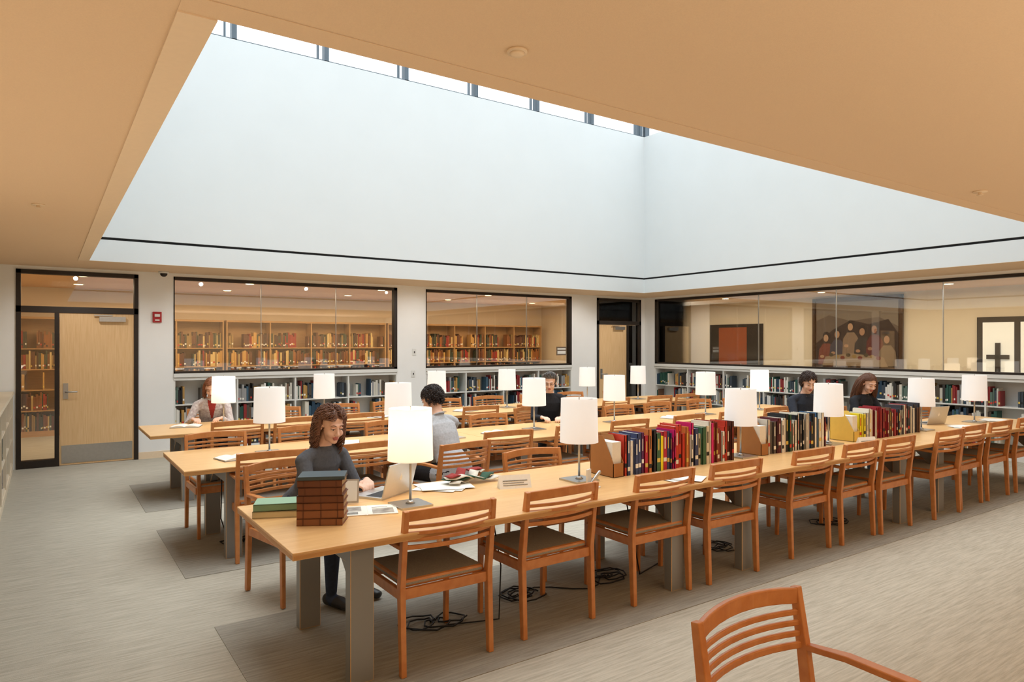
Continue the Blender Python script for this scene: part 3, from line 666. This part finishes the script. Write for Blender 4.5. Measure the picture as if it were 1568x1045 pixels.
        for k in range(n+1):
            q=pos.copy()
            t1=dirv; s1=t1.cross(out); s1=s1.normalized() if s1.length>1e-5 else V3((1,0,0)); s2=t1.cross(s1)
            ra=cr*min(1,.3+k/4); q=q+s1*ra*math.cos(ph+k*turns)+s2*ra*math.sin(ph+k*turns)
            pts.append(R@q)
            dirv=(dirv+g0*.55).normalized() if style!='short' else (dirv-v*.15).normalized(); pos=pos+dirv*st
            e=V3(((pos.x-c0.x)/er.x,(pos.y-c0.y)/er.y,(pos.z-c0.z)/er.z)); l=e.length
            mn=1.02+rj+(.06 if style=='curly' else 0)
            if l<mn: e=e/l*mn; pos=V3((c0.x+e.x*er.x,c0.y+e.y*er.y,c0.z+e.z*er.z))
            if style not in('short','shortcurl'):
                if pos.z<.055:
                    pos.y=min(pos.y,.0 if pos.z>-.03 else .015)
                    lim=.072 if pos.y>-.04 else 0
                    if abs(pos.x)<lim: pos.x=lim*sx
                if pos.z<-.05 and abs(pos.x)<.06 and pos.y>-.09: pos.y=-.09
                if style=='long' and pos.z<-.09: pos.x*=.985
        h.tube(pts,[tr_]*(n)+[tr_*.4],5,0,rnd=False)
    h.obj('hair',[mh],parent=P)
    return P
def cloth(n,c,c2=None,sc=60): return mat(n,c,.95,noise=sc,nstr=.2,c2=c2,bump=.35,bscale=22)
jeans=cloth('denim',(58,66,86)); dark=cloth('dark_trousers',(44,42,44))
person('seated_woman_in_gray_sweater',(1.48,4.68),(.42,-.9),cloth('charcoal_knit',(92,94,100)),jeans,(124,82,58),'curly',lean=.18,th=-.035,pitch=-15,yaw=-16,hands=((-.09,.48,.795),(.10,.48,.795)),vox=.0055,w=1.0)
person('seated_man_in_gray_hoodie',(2.98,5.28),(-.25,.97),cloth('heather_gray',(184,184,186)),dark,(52,40,36),'shortcurl',lean=.2,th=.01,pitch=-25,yaw=15,hands=((-.15,.52,.80),(.12,.55,.80)),w=1.12)
person('seated_woman_in_cream_cardigan',(1.76,9.38),(-.15,-1),cloth('cream_cardigan',(220,212,206),(176,156,152),40),jeans,(156,98,64),'bob',lean=.2,th=-.03,pitch=-26,yaw=-15,hands=((-.1,.52,.80),(.22,.52,.80)),inner=cloth('red_top',(170,60,50)))
person('seated_man_in_black_shirt',(5.42,7.08),(-.5,-.85),cloth('black_shirt',(42,42,46)),dark,(124,118,112),'short',lean=.14,th=.02,pitch=-16,yaw=-15,hands=((-.1,.55,.80),(.14,.55,.80)),glasses=True,w=1.08)
person('seated_student_in_dark_shirt',(7.48,4.80),(-.45,-.9),cloth('navy_shirt',(46,50,60)),dark,(66,46,36),'shortcurl',lean=.1,th=.06,pitch=-20,yaw=-10,hands=((-.16,.45,.80),(.14,.5,.80)),w=1.0)
person('seated_woman_with_long_hair',(8.70,4.82),(-.25,-.97),cloth('black_top',(40,40,44)),dark,(110,70,48),'long',lean=.16,th=.01,pitch=-22,yaw=-10,hands=((-.12,.5,.80),(.14,.5,.80)),w=.95)
# ---------------------------------------------------------------- world, sun, camera
w=bpy.data.worlds.new('overcast_sky'); bpy.context.scene.world=w; w.use_nodes=True
bg=w.node_tree.nodes['Background']; bg.inputs[0].default_value=(.89,.96,1,1); bg.inputs[1].default_value=1.75
l=bpy.data.lights.new('overcast_sun','SUN'); l.energy=2.8; l.angle=math.radians(60); l.color=(.95,.98,1)
o=bpy.data.objects.new('overcast_sun',l); bpy.context.scene.collection.objects.link(o); o.location=(5,5,12); o.rotation_euler=(math.radians(4),0,0)
cam=bpy.data.cameras.new('camera'); co=bpy.data.objects.new('camera',cam); bpy.context.scene.collection.objects.link(co)
co.location=(0,0,1.7); co.rotation_euler=(math.pi/2,0,-math.atan2(.565,.825)); cam.lens=24; cam.sensor_width=36; cam.shift_y=.0029; cam.clip_start=.05
bpy.context.scene.camera=co
vs=bpy.context.scene.view_settings
vs.view_transform='Standard'; vs.look='None'; vs.exposure=0.13
